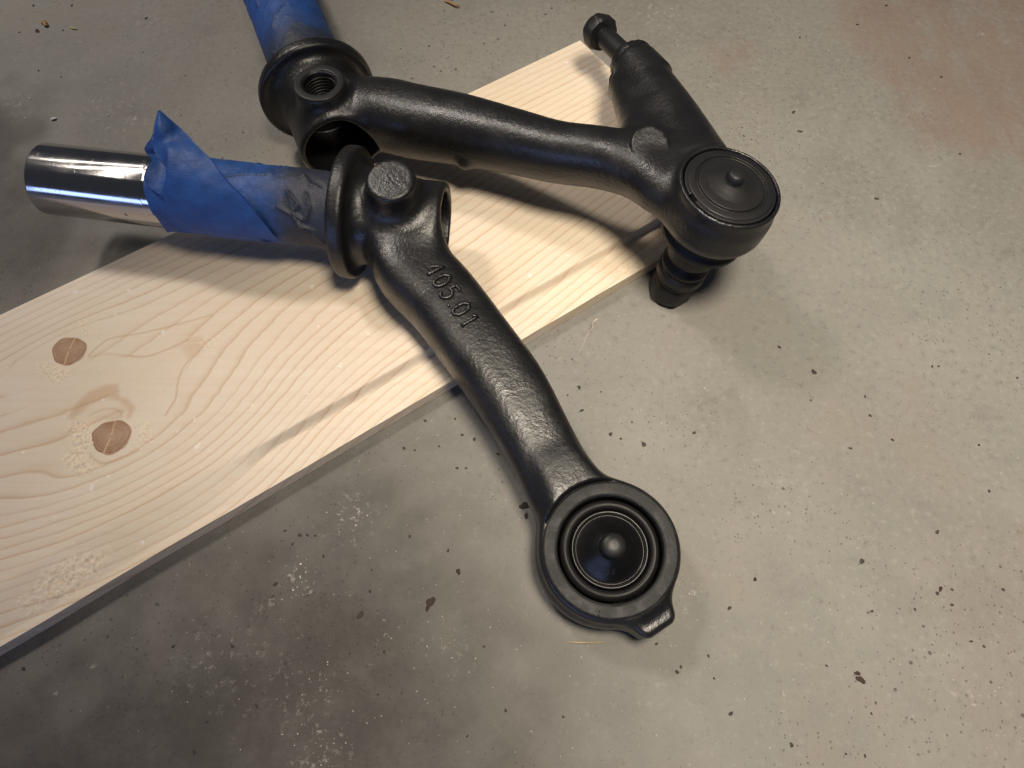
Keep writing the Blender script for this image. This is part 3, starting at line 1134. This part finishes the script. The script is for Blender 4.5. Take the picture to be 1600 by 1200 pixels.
crookB = Sweep([(*P(984, 138, 51), 11.5, 9.5), (*P(989, 172, 54), 9.6, 9.0), (*P(1000, 212, 60), 11.0, 10.0), (*P(1005, 245, 66), 12.5, 10.0)], 12, 2.2)


def fB(q):
    hub = sd_cyl(q, FB - AB * 3, FB + AB * 45, 22.5, 2.2)
    fl_ = sd_cyl(q, FB - AB * 8, FB - AB * 0.0, 33.8, 2.6)
    cone = sd_cyl(q, FB - AB * 3, FB + AB * 10, 29.0, 1.0, 22.5)
    boss = sd_cyl(q, bossB, bossB + UB * 30.0, 15.8, 1.6, 14.3)
    d = smin(hub, cone, 3.0)
    d = smin(d, fl_, 4.0)
    d = smin(d, armB(q), 9.0)
    d = smin(d, boss, 6.0)
    # housing of the ball joint
    hs = sd_cyl(q, capc - NA_(6.0), capc - NA_(26), 24.6, 5.0)
    hs2 = sd_cyl(q, capc - NA_(-0.2), capc - NA_(20), 24.3, 1.4)
    hs = smin(hs, hs2, 4.0)
    d = smin(d, branch(q), 9.0)
    d = smin(d, webB(q), 7.0)
    d = smin(d, crookB(q), 9.0)
    d = smin(d, hs, 5.0)
    col = sd_cyl(q, sock + bolt_dir * 1.0, sock - bolt_dir * 22, 12.6, 2.2)
    d = smin(d, col, 3.0)
    if padB0 is None:
        return d
    pad = sd_cyl(q, padB0 - padN * 12, padB0 + padN * 1.3, 9.0, 0.8)
    d = smin(d, pad, 1.4)
    d = smin(d, sd_ball(q, P(727, 253, 44), 3.4), 5.0)
    d = smax(d, -sd_cyl(q, capc - NA_(9), capc + NA_(30), 22.5, 0.4), 0.8)
    d = smax(d, -sd_cyl(q, bossB + UB * 6, bossB + UB * 45, 8.6, 0.3), 0.7)
    d = smax(d, -sd_cyl(q, FB + AB * 8, FB + AB * 60, 19.6, 0.6), 1.2)
    return d


def NA_(k):
    return NB * k


padB0 = drop(fB, padB + padN * 15, -padN)
armRootB = thing("suspension_arm", "black painted suspension arm with threaded hole, ball joint stud and stop bolt, lying behind", "suspension arm", (foot[0], foot[1], 0), "pair of black suspension arms")
V_, F_ = sdf_mesh(fB, (-160, 190, 0.2), (132, 388, 100), 0.95)
V_[:, 2] += 0.07 * vnoise(V_ / 6.0)
obj("casting", V_, F_, M['paint'], armRootB)
# thread inside the boss
hb = bossB + UB * 29.0
th = []
for k in range(0, 7 * 24 + 1):
    a = 2 * math.pi * k / 24
    th.append(hb + np.array([8.6 * math.cos(a), 8.6 * math.sin(a), -2.2 - 2.0 * k / 24]))
obj("thread", *tube(th, 0.75, 6), M['paint_smooth'], armRootB)
obj("threaded_hole_rim", *lathe([(8.7, -2.6), (9.0, 0.5), (9.8, 1.3), (13.2, 1.3), (13.9, 0.8), (14.1, -1.0)], bossB + UB * 29.4, UB, 96, bend=0.4), M['paint_smooth'], armRootB)
obj("shaft", *lathe([(20.0, 0), (20.0, 150)], FB - AB * 4, -AB, 96, bend=0), M['steel'], armRootB)

# ball joint cap, snap ring, boot, stud and nut
capB = obj("dust_cap", *lathe([(20.4, -6), (20.4, 0.2), (20.0, 0.6), (17.2, 1.2), (16.9, 0.1), (15.9, 0.1), (15.5, 1.3), (11.5, 1.6), (8.5, 2.6), (5.2, 3.9), (0, 4.0)], capc - NB * 0.1, NB, 96, bend=0.35), M['paint_smooth'], armRootB)
obj("nipple", *lathe([(4.6, 2.8), (4.3, 4.2), (4.1, 7.0), (3.4, 8.2), (1.8, 8.8), (0, 8.9)], capc - NB * 0.5, NB, 40, bend=0.8), M['paint_smooth'], capB)
pg = P(1085, 309, 88)
x_, y_, a_ = frame(NB)
ag = math.atan2((pg - capc) @ y_, (pg - capc) @ x_)
obj("snap_ring", *lathe([(20.0, -3), (20.0, 0.05), (21.7, -0.25), (21.7, -3), (20.0, -3)], capc, NB, 110, ag + 0.10, ag + 2 * math.pi - 0.10, bend=0.25), M['paint_smooth'], armRootB)
K_ = HB / 88.0
obj("boot_plate", *lathe([(8, 49.0), (18.5, 49.5), (20.6, 51.5), (21.0, 54.5), (19.6, 56.5), (19.4, 58.5), (21.5, 60.5), (20, 63)], foot, NB, 96, bend=0.6), M['rubber'], armRootB)
obj("dust_boot", *lathe([(9.5, 26), (12.5, 27.0), (13.0, 30.0), (10.0, 33.5), (13.0, 37.0), (14.0, 42.5), (14.5, 48), (12, 50)], foot, NB, 64, bend=0.8), M['rubber'], armRootB)
obj("washer", *lathe([(6, 19.5), (12.4, 19.5), (13.2, 20.2), (13.2, 24.2), (12.0, 26.0), (8, 26.5)], foot, NB, 64, bend=0.5), M['paint_smooth'], armRootB)
obj("stud", *lathe([(0, 0.6), (7.0, 0.6), (8.2, 1.8), (8.2, 40)], foot, NB, 48, bend=0.3), M['paint_smooth'], armRootB)
obj("nut", *merge(hexhead(foot + NB * 1.6, NB, 10.9, 12.6, 3.0, 0.55), lathe([(0, 14.2), (10.3, 14.2), (10.3, 16.2), (9.0, 17.0), (9.0, 20.0)], foot, NB, 64, bend=0.3)), M['paint_smooth'], armRootB, sharp=28)
# stop bolt screwed into the branch
bolt_len = float(np.linalg.norm(P(932, 52, 49) - sock))
bolt = obj("stop_bolt", *lathe([(0, -4), (6.1, -4), (6.1, bolt_len - 9.5), (5.5, bolt_len - 8.5), (5.5, bolt_len - 4)], sock, bolt_dir, 48, bend=0.3), M['paint_smooth'], armRootB, sharp=40)
obj("bolt_head", *hexhead(sock + bolt_dir * (bolt_len - 5.0), bolt_dir, 9.4, 9.0, 1.5, 0.2), M['paint_smooth'], bolt, sharp=28)

# ------------------------------------------------------------------ masking tape
def tape_wrap(c0, axis, L, r0, seed, spiral, creases, spray0, spray1, nl=260, nt=220, left_edge=None, taper=0.0, folds=0.55):
    """tape wound on a shaft: steps where one turn overlaps the next, creases and crumples; c0 at the far end, L towards the flange"""
    x, y, a = frame(axis)
    l = np.linspace(0, 1, nl)
    t = np.linspace(0, 2 * math.pi, nt, endpoint=False)
    Lg, Tg = np.meshgrid(l, t, indexing='ij')
    le = left_edge(Tg) if left_edge else 0.0
    s = le + (L - le) * Lg
    cyl = np.stack([s, np.cos(Tg) * r0, np.sin(Tg) * r0], -1)
    r = r0 + 0.75 * fbm(cyl / 9.0 + seed, 4) + taper * (1 - Lg)
    # crumpled folds: ridges where the noise changes sign
    fo = np.exp(-(vnoise(cyl / 6.5 + 3 * seed) / 0.10) ** 2) * np.clip(vnoise(cyl / 17.0 + seed) * 2.2, 0, 1)
    r = r + folds * fo
    turn = (s - Tg / (2 * math.pi) * spiral)
    fr_ = np.mod(turn, spiral) / spiral
    r += 0.55 * (1 - np.clip(fr_ / 0.9, 0, 1)) + 0.25 * np.clip((fr_ - 0.95) / 0.05, 0, 1) * 1.2
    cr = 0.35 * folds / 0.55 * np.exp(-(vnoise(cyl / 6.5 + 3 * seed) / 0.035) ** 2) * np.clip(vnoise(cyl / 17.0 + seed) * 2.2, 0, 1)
    for pts, w, h in creases:
        q = np.array(pts, float)          # (s, angle) pairs
        d = np.full(s.shape, 1e9); side = np.zeros_like(s)
        for i in range(len(q) - 1):
            s1, a1_ = q[i]; s2, a2_ = q[i + 1]
            dx = s - s1
            dy = (np.mod(Tg - a1_ + math.pi, 2 * math.pi) - math.pi) * r0
            ex, ey = s2 - s1, (a2_ - a1_) * r0
            tt = np.clip((dx * ex + dy * ey) / (ex * ex + ey * ey + 1e-9), 0, 1)
            ddx, ddy = dx - tt * ex, dy - tt * ey
            dd = np.hypot(ddx, ddy)
            m_ = dd < d
            side = np.where(m_, np.sign(dx * ey - dy * ex), side)
            d = np.minimum(d, dd)
        prof = np.exp(-(d / (w * 3.0)) ** 2)
        r += 1.25 * h * prof * np.where(side > 0, 1.0, np.clip(d / w, 0, 1) * 0.3)
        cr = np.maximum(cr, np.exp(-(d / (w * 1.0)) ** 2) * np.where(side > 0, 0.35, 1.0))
    V = np.asarray(c0) + s[..., None] * a + (x * np.cos(Tg)[..., None] + y * np.sin(Tg)[..., None]) * r[..., None]
    spray = np.clip((s - spray0) / (spray1 - spray0), 0, 1)
    m, k = s.shape
    F_ = []
    for i in range(m - 1):
        for j in range(k):
            F_.append((i * k + j, i * k + (j + 1) % k, (i + 1) * k + (j + 1) % k, (i + 1) * k + j))
    return V.reshape(-1, 3), F_, {'spray': spray.ravel(), 'crease': cr.ravel()}


def toward_cam(c, axis):
    """angle round the axis (in frame()) that faces the camera"""
    x, y, a = frame(axis)
    d = nrm(C0 - c)
    return math.atan2(d @ y, d @ x)


tA0 = onA(262)
LA = float((FA - AX * 9.2 - tA0) @ AX)
th0 = toward_cam(onA(420), AX)
rnd = random.Random(5)


def crA(px, off):
    """(s, angle) from photo column px and the fraction off of the half width (up positive)"""
    return (float((onA(px) - tA0) @ AX), th0 + sgnA * math.asin(max(-1, min(1, off))))


xA, yA, _a = frame(AX)
# which way the angle grows on the picture
_p1 = onA(400) + (xA * math.cos(th0 + 0.3) + yA * math.sin(th0 + 0.3)) * 20
_w = _p1 - C0
sgnA = 1.0 if (600 - FPX * (_w @ UP) / (_w @ FW)) < 316 else -1.0
creasesA = [
    ([crA(376, 0.10), crA(372, -0.15), crA(384, -0.45), crA(405, -0.75), crA(430, -0.95)], 0.5, 1.5),
    ([crA(338, 0.42), crA(365, 0.48), crA(395, 0.62), crA(440, 0.70)], 0.45, 0.8),
    ([crA(470, 0.30), crA(488, 0.05), crA(478, -0.15), crA(492, -0.3)], 0.5, 1.2),
    ([crA(486, 0.75), crA(500, 0.55), crA(512, 0.50)], 0.5, 1.2),
    ([crA(460, -0.1), crA(480, -0.25), crA(500, -0.6)], 0.5, 1.1),
    ([crA(497, 0.3), crA(505, 0.05), crA(500, -0.25)], 0.5, 1.1),
    ([crA(490, -0.45), crA(510, -0.55), crA(520, -0.8)], 0.45, 1.0),
    ([crA(320, -0.62), crA(345, -0.66), crA(362, -0.85)], 0.4, 0.8),
]
tapeA = thing("masking_tape", "blue masking tape with a loose twisted end on the bright steel shaft", "tape", tuple(tA0 * (1, 1, 0)), "blue masking tape on the shafts")
v_, f_, at_ = tape_wrap(tA0, AX, LA, 19.3, 3.0, 46.0, creasesA, float((onA(385) - tA0) @ AX), float((onA(500) - tA0) @ AX),
                        left_edge=lambda T: 2.0 * np.sin(T - th0) + 1.2 * np.sin(3 * T))
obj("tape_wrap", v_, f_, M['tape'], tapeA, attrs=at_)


def sheet(rows, nu_, nv_, thick, seed, mat, name, parent, rough=0.5, spray=0.0):
    """a creased strip through a net of measured points"""
    R = np.array(rows, float)
    mid = np.array([catmull(r, nv_) for r in R])                  # rows x nv
    G = np.stack([catmull(mid[:, j], nu_) for j in range(nv_)], 1)  # nu x nv
    du = np.gradient(G, axis=0); dv = np.gradient(G, axis=1)
    nn = np.cross(du, dv)
    nn /= np.linalg.norm(nn, axis=-1, keepdims=True) + 1e-9
    G = G + nn * (rough * fbm(G / 7.0 + seed, 4))[..., None]
    V = np.concatenate([(G + nn * thick / 2).reshape(-1, 3), (G - nn * thick / 2).reshape(-1, 3)])
    Fq = grid_faces(nu_, nv_)
    n_ = nu_ * nv_
    Fc = [tuple(q) for q in Fq.tolist()] + [tuple(q[::-1]) for q in (Fq + n_).tolist()]
    I_ = np.arange(n_).reshape(nu_, nv_)
    loop = list(I_[0, :]) + list(I_[1:, -1]) + list(I_[-1, -2::-1]) + list(I_[-2:0:-1, 0])
    for i in range(len(loop)):
        a, b = int(loop[i]), int(loop[(i + 1) % len(loop)])
        Fc.append((b, a, a + n_, b + n_))
    return obj(name, V, Fc, mat, parent, attrs={'spray': np.full(2 * n_, spray), 'crease': np.zeros(2 * n_)})


def surfA(px, py, lift=0.8):
    """height of the wrapped shaft under a photo point, plus lift; beyond the outline the height stays at the axis"""
    d = nrm(P(px, py, 0) - C0)
    m = d - AX * (d @ AX)
    o = C0 - ax0
    o = o - AX * (o @ AX)
    a, b, c = m @ m, 2 * (m @ o), o @ o - (19.9 + lift) ** 2
    disc = b * b - 4 * a * c
    tt = (-b - math.sqrt(max(disc, 0))) / (2 * a)
    return C0 + d * tt


# the loose diagonal end: first column = left / lower border, last column = right border
flap = [
    [surfA(430, 374, 1.0), surfA(432, 376, 1.2), surfA(436, 377, 1.0), surfA(438, 378, 1.0)],
    [surfA(340, 370, 1.2), surfA(370, 368, 1.6), surfA(395, 358, 1.6), surfA(412, 348, 1.6)],
    [surfA(270, 352, 1.4), surfA(305, 345, 2.2), surfA(345, 325, 3.0), surfA(381, 308, 3.4)],
    [surfA(256, 312, 1.8), surfA(280, 312, 3.6), surfA(318, 296, 5.0), surfA(352, 278, 5.4)],
    [surfA(252, 300, 2.4), surfA(266, 276, 6.5), surfA(298, 262, 7.5), surfA(331, 250, 7.4)],
    [surfA(264, 268, 5.0), surfA(263, 238, 10.0), surfA(288, 232, 10.0), surfA(309, 229, 9.0)],
    [P(242, 236, 71), P(256, 222, 75), P(272, 215, 75), P(287, 205, 74)],
    [P(240, 205, 76), P(248, 200, 79), P(260, 194, 79), P(268, 188, 78)],
    [P(247, 174, 81), P(248, 173, 82), P(249, 172, 82), P(250, 172, 82)],
]
sheet(flap, 90, 44, 0.3, 5.0, M['tape'], "loose_end", tapeA, 0.75)
fold = [
    [P(240, 206, 75), P(236, 216, 74), P(230, 224, 72)],
    [P(258, 222, 73), P(243, 228, 72), P(226, 232, 69)],
    [P(264, 236, 72), P(248, 240, 68), P(229, 240, 66)],
    [surfA(265, 252, 3.0), surfA(252, 252, 2.0), surfA(236, 250, 3.5)],
    [surfA(265, 268, 1.2), surfA(250, 268, 1.2), surfA(226, 272, 4.0)],
    [surfA(262, 286, 1.2), surfA(250, 286, 1.2), surfA(231, 290, 2.5)],
    [surfA(258, 303, 1.6), surfA(253, 303, 1.4), surfA(247, 302, 1.4)],
]
sheet(fold, 60, 30, 0.3, 9.0, M['tape'], "folded_edge", tapeA, 0.7)

tB0 = FB - AB * 8.3
xB, yB, _b = frame(-AB)
thB = toward_cam(FB - AB * 40, -AB)
_p1 = FB - AB * 40 + (xB * math.cos(thB + 0.3) + yB * math.sin(thB + 0.3)) * 20
_w = _p1 - C0
_w0 = FB - AB * 40 - C0
sgnB = 1.0 if (_w @ RT) / (_w @ FW) > (_w0 @ RT) / (_w0 @ FW) else -1.0
LB = 150.0


def crB(py, off):
    """(s, angle) along the rear shaft from photo row py and fraction of the half width (right positive)"""
    lo_, hi_ = -20.0, 300.0
    for _ in range(40):
        m_ = (lo_ + hi_) / 2
        w = FB - AB * m_ - C0
        y = 600 - FPX * (w @ UP) / (w @ FW)
        if y > py:
            lo_ = m_
        else:
            hi_ = m_
    return (LB - (lo_ - 8.3), thB + sgnB * math.asin(max(-1, min(1, off))))


# wound from the far end (s = 0) to the flange (s = LB)
farB = tB0 - AB * LB
thB2 = toward_cam(FB - AB * 40, AB)
xB, yB, _b = frame(AB)
_p1 = FB - AB * 40 + (xB * math.cos(thB2 + 0.3) + yB * math.sin(thB2 + 0.3)) * 20
_w = _p1 - C0
sgnB = 1.0 if (_w @ RT) / (_w @ FW) > (_w0 @ RT) / (_w0 @ FW) else -1.0
thB = thB2
creasesB = [
    ([crB(2, -0.35), crB(20, -0.28), crB(25, 0.0), crB(33, 0.15)], 0.5, 1.3),
    ([crB(5, 0.2), crB(12, 0.45), crB(15, 0.65), crB(10, 0.85)], 0.5, 1.6),
    ([crB(14, 0.60), crB(24, 0.58), crB(34, 0.62)], 0.4, 1.1),
    ([crB(16, 0.74), crB(26, 0.70), crB(33, 0.74)], 0.4, 1.1),
    ([crB(42, -0.62), crB(28, -0.6), crB(24, -0.3)], 0.4, 0.9),
    ([crB(78, -0.42), crB(70, -0.30), crB(60, -0.05)], 0.45, 0.9),
    ([crB(104, -0.72), crB(114, -0.60)], 0.45, 1.1),
    ([crB(20, 0.1), crB(32, 0.08)], 0.4, 0.8),
]
tapeB = thing("masking_tape", "blue masking tape wound on the rear shaft, dark with overspray where it meets the flange", "tape", tuple(tB0 * (1, 1, 0)), "blue masking tape on the shafts")
v_, f_, at_ = tape_wrap(farB, AB, LB, 21.6, 11.0, 60.0, creasesB, LB - 62, LB - 2, folds=0.12)
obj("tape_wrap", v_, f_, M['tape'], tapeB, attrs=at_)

# ------------------------------------------------------------------ spots and crumbs on the floor
def blob(px, py, r_px, h, seed, stretch=1.0, z=0.0):
    c = P(px, py, z)
    mmpx = float((c - C0) @ FW) / FPX
    r = r_px * mmpx
    rg = random.Random(seed)
    seg = 14
    ph_ = [rg.uniform(0, 6.28) for _ in range(3)]
    ro = rg.uniform(0, 3.14)
    V_, F_ = [], []
    for lvl, (q, zz) in enumerate(((1.0, 0.0), (0.82, 0.7), (0.4, 1.0))):
        for k in range(seg):
            a = 2 * math.pi * k / seg
            rr = r * q * (1 + 0.16 * math.sin(2 * a + ph_[0]) + 0.12 * math.sin(3 * a + ph_[1]) + 0.06 * math.sin(5 * a + ph_[2]))
            x, y = rr * math.cos(a) * stretch, rr * math.sin(a) / stretch
            V_.append((c[0] + x * math.cos(ro) - y * math.sin(ro), c[1] + x * math.sin(ro) + y * math.cos(ro), c[2] + zz * h - 0.25 + 0.05))
    for l_ in range(2):
        for k in range(seg):
            F_.append((l_ * seg + k, l_ * seg + (k + 1) % seg, (l_ + 1) * seg + (k + 1) % seg, (l_ + 1) * seg + k))
    F_.append(tuple(2 * seg + k for k in range(seg)))
    return V_, F_


spots = [(1272, 581, 5.5), (563, 961, 7), (430, 913, 4.5), (505, 869, 3), (270, 1010, 3.5), (363, 1010, 3.5), (36, 1045, 4), (322, 1128, 3),
         (400, 1103, 3.5), (303, 1175, 3.5), (445, 829, 2.8), (457, 850, 3), (468, 836, 4), (480, 836, 3), (492, 837, 2.5), (578, 924, 3), (580, 890, 2),
         (1140, 950, 4), (1347, 877, 5.5), (1465, 927, 4), (1488, 945, 3.5), (1430, 952, 3), (1363, 955, 3), (1142, 1115, 4.5), (1237, 1164, 4.5),
         (1085, 676, 3.5), (1006, 694, 5), (1218, 542, 3.5), (1465, 831, 4), (1530, 695, 2.5), (1546, 767, 3), (1395, 687, 3), (1329, 700, 3),
         (664, 657, 3), (631, 700, 3.2), (648, 703, 2), (686, 697, 2.2), (711, 654, 2.2), (722, 679, 3), (741, 686, 3.5), (728, 731, 2.5), (778, 709, 3), (714, 731, 3),
         (905, 605, 4), (909, 641, 3.5), (954, 678, 4), (939, 612, 2), (887, 617, 2), (970, 685, 2.5), (894, 561, 2), (1026, 1006, 3), (1058, 1050, 4), (1064, 1042, 3),
         (1107, 1025, 3), (1116, 1060, 2.5), (1292, 1040, 2.5), (1362, 1115, 2.5), (1488, 921, 3), (1568, 921, 3.5), (1518, 1002, 3), (1538, 1010, 3),
         (1590, 590, 2.5), (1457, 572, 2.5), (1467, 572, 2.5), (1360, 649, 3), (1352, 619, 2.5), (1267, 625, 2), (1352, 1181, 3), (1322, 1178, 2.5),
         (590, 1085, 2), (600, 1018, 2.5), (480, 930, 2), (640, 838, 3), (700, 860, 3), (756, 1010, 2.5), (790, 1110, 3), (730, 1150, 2.5), (880, 1120, 2.5),
         (1500, 240, 2.5), (1240, 175, 4), (1250, 205, 4.5), (1385, 8, 3), (1340, 38, 3), (1471, 120, 3), (1421, 90, 3), (1370, 310, 4), (1250, 58, 2.5),
         (98, 47, 2.5), (52, 8, 3), (30, 50, 2.2), (95, 120, 2), (228, 28, 3), (112, 8, 3), (60, 110, 2.5)]
for i, (x, y, r) in enumerate(spots):
    v_, f_ = blob(x, y, r * 0.74, 0.26, i, 1.0 + 0.15 * (i % 3))
    o = obj("dark_spot", v_, f_, M['tar'], floor)
for i, (x, y, r) in enumerate([(673, 940, 7), (668, 950, 4), (716, 893, 4), (820, 790, 7), (822, 806, 4), (1470, 920, 3.5), (58, 48, 4), (1180, 905, 3), (1345, 1062, 6), (1340, 1052, 4)]):
    v_, f_ = blob(x, y, r, 0.28, 300 + i, 1.2)
    obj("rust_spot", v_, f_, M['rust'], floor)

rg = np.random.RandomState(21)
parts = []


def crumb(px, py, r_px, seed):
    c = P(px, py, 0)
    r = r_px * float((c - C0) @ FW) / FPX
    rr = np.random.RandomState(seed)
    v = np.array([(1, 0, 0.2), (-0.6, 0.8, 0.15), (-0.7, -0.7, 0.2), (0.2, 0.1, 1.0), (0.3, -0.9, 0.1), (0.5, 0.8, 0.3)]) * r
    v = v * (0.7 + 0.6 * rr.rand(6, 3))
    a = rr.rand() * 6.28
    m = np.array([[math.cos(a), -math.sin(a), 0], [math.sin(a), math.cos(a), 0], [0, 0, 0.6]])
    v = v @ m.T + c
    f = [(0, 5, 3), (5, 1, 3), (1, 2, 3), (2, 4, 3), (4, 0, 3), (0, 4, 2, 1, 5)]
    return v, f


sd = 0
for (cx, cy, sx, sy, n_, rmax) in ((470, 905, 12, 18, 22, 2.8), (548, 806, 20, 12, 16, 2.2), (480, 1075, 30, 34, 18, 1.7), (420, 1000, 120, 90, 60, 1.5), (690, 1015, 60, 30, 26, 1.6),
                                  (530, 960, 90, 110, 50, 1.4), (500, 1170, 40, 25, 30, 1.8), (1280, 800, 260, 300, 30, 1.0), (200, 150, 160, 100, 60, 1.6), (760, 60, 90, 50, 34, 1.2), (1073, 925, 8, 14, 12, 1.6),
                                  (1515, 1090, 10, 10, 10, 2.0), (1040, 40, 12, 14, 14, 2.0), (170, 170, 50, 20, 26, 2.2), (690, 620, 40, 40, 26, 1.3), (650, 780, 120, 80, 50, 1.2), (900, 1100, 200, 60, 60, 1.2)):
    for _ in range(int(n_ * 0.55)):
        sd += 1
        parts.append(crumb(cx + rg.randn() * sx, cy + rg.randn() * sy, rmax * 0.8 * (0.3 + 0.7 * rg.rand() ** 2), sd))
v_, f_ = merge(*parts)
grit = obj("floor_grit", v_, f_, M['chalk'], None, smooth=False, loc=tuple(P(600, 900, 0)))
grit["kind"] = "stuff"
grit["label"] = "pale crumbs of plaster and sand scattered over the concrete floor"
grit["category"] = "grit"


def shred(name, label, cat, pts, r, mat, flat=0.35, group=None):
    q = catmull([P(*p) for p in pts], 14)
    w = r * np.sin(np.linspace(0.25, math.pi - 0.25, 14)) ** 0.5
    V_, F_ = tube(q, w, 8, flat)
    o = obj(name, V_, F_, mat, None, loc=tuple(q.mean(0) * (1, 1, 0)))
    o["label"] = label
    o["category"] = cat
    if group:
        o["group"] = group


shred("dry_leaf", "small orange scrap of dry leaf at the top edge of the floor", "leaf", [(694, 1, 0.8), (704, 4, 1.4), (712, 8, 1.6), (718, 9, 0.8)], 1.0, M['leaf'])
shred("dry_leaf", "yellow brown curled leaf scrap in the upper left corner of the floor", "leaf", [(64, 36, 0.6), (68, 33, 1.6), (71, 38, 1.4), (75, 39, 0.6)], 1.5, M['leaf'])
shred("straw_stem", "pale straw stem in the upper left corner beside the leaf scrap", "straw", [(109, 42, 0.5), (114, 44, 0.8), (121, 45, 0.4)], 0.5, M['straw'], 0.8)
shred("wood_chip", "short pale wood chip on the floor above the steel shaft end", "wood chip", [(79, 186, 0.5), (83, 185, 0.8), (88, 184, 0.5)], 1.0, M['chalk'], 0.4)
shred("straw_stem", "thin straw lying on the floor under the open eye of the front arm", "straw", [(886, 1003, 0.4), (912, 1004, 0.6), (947, 1003, 0.4)], 0.20, M['straw'], 0.8)
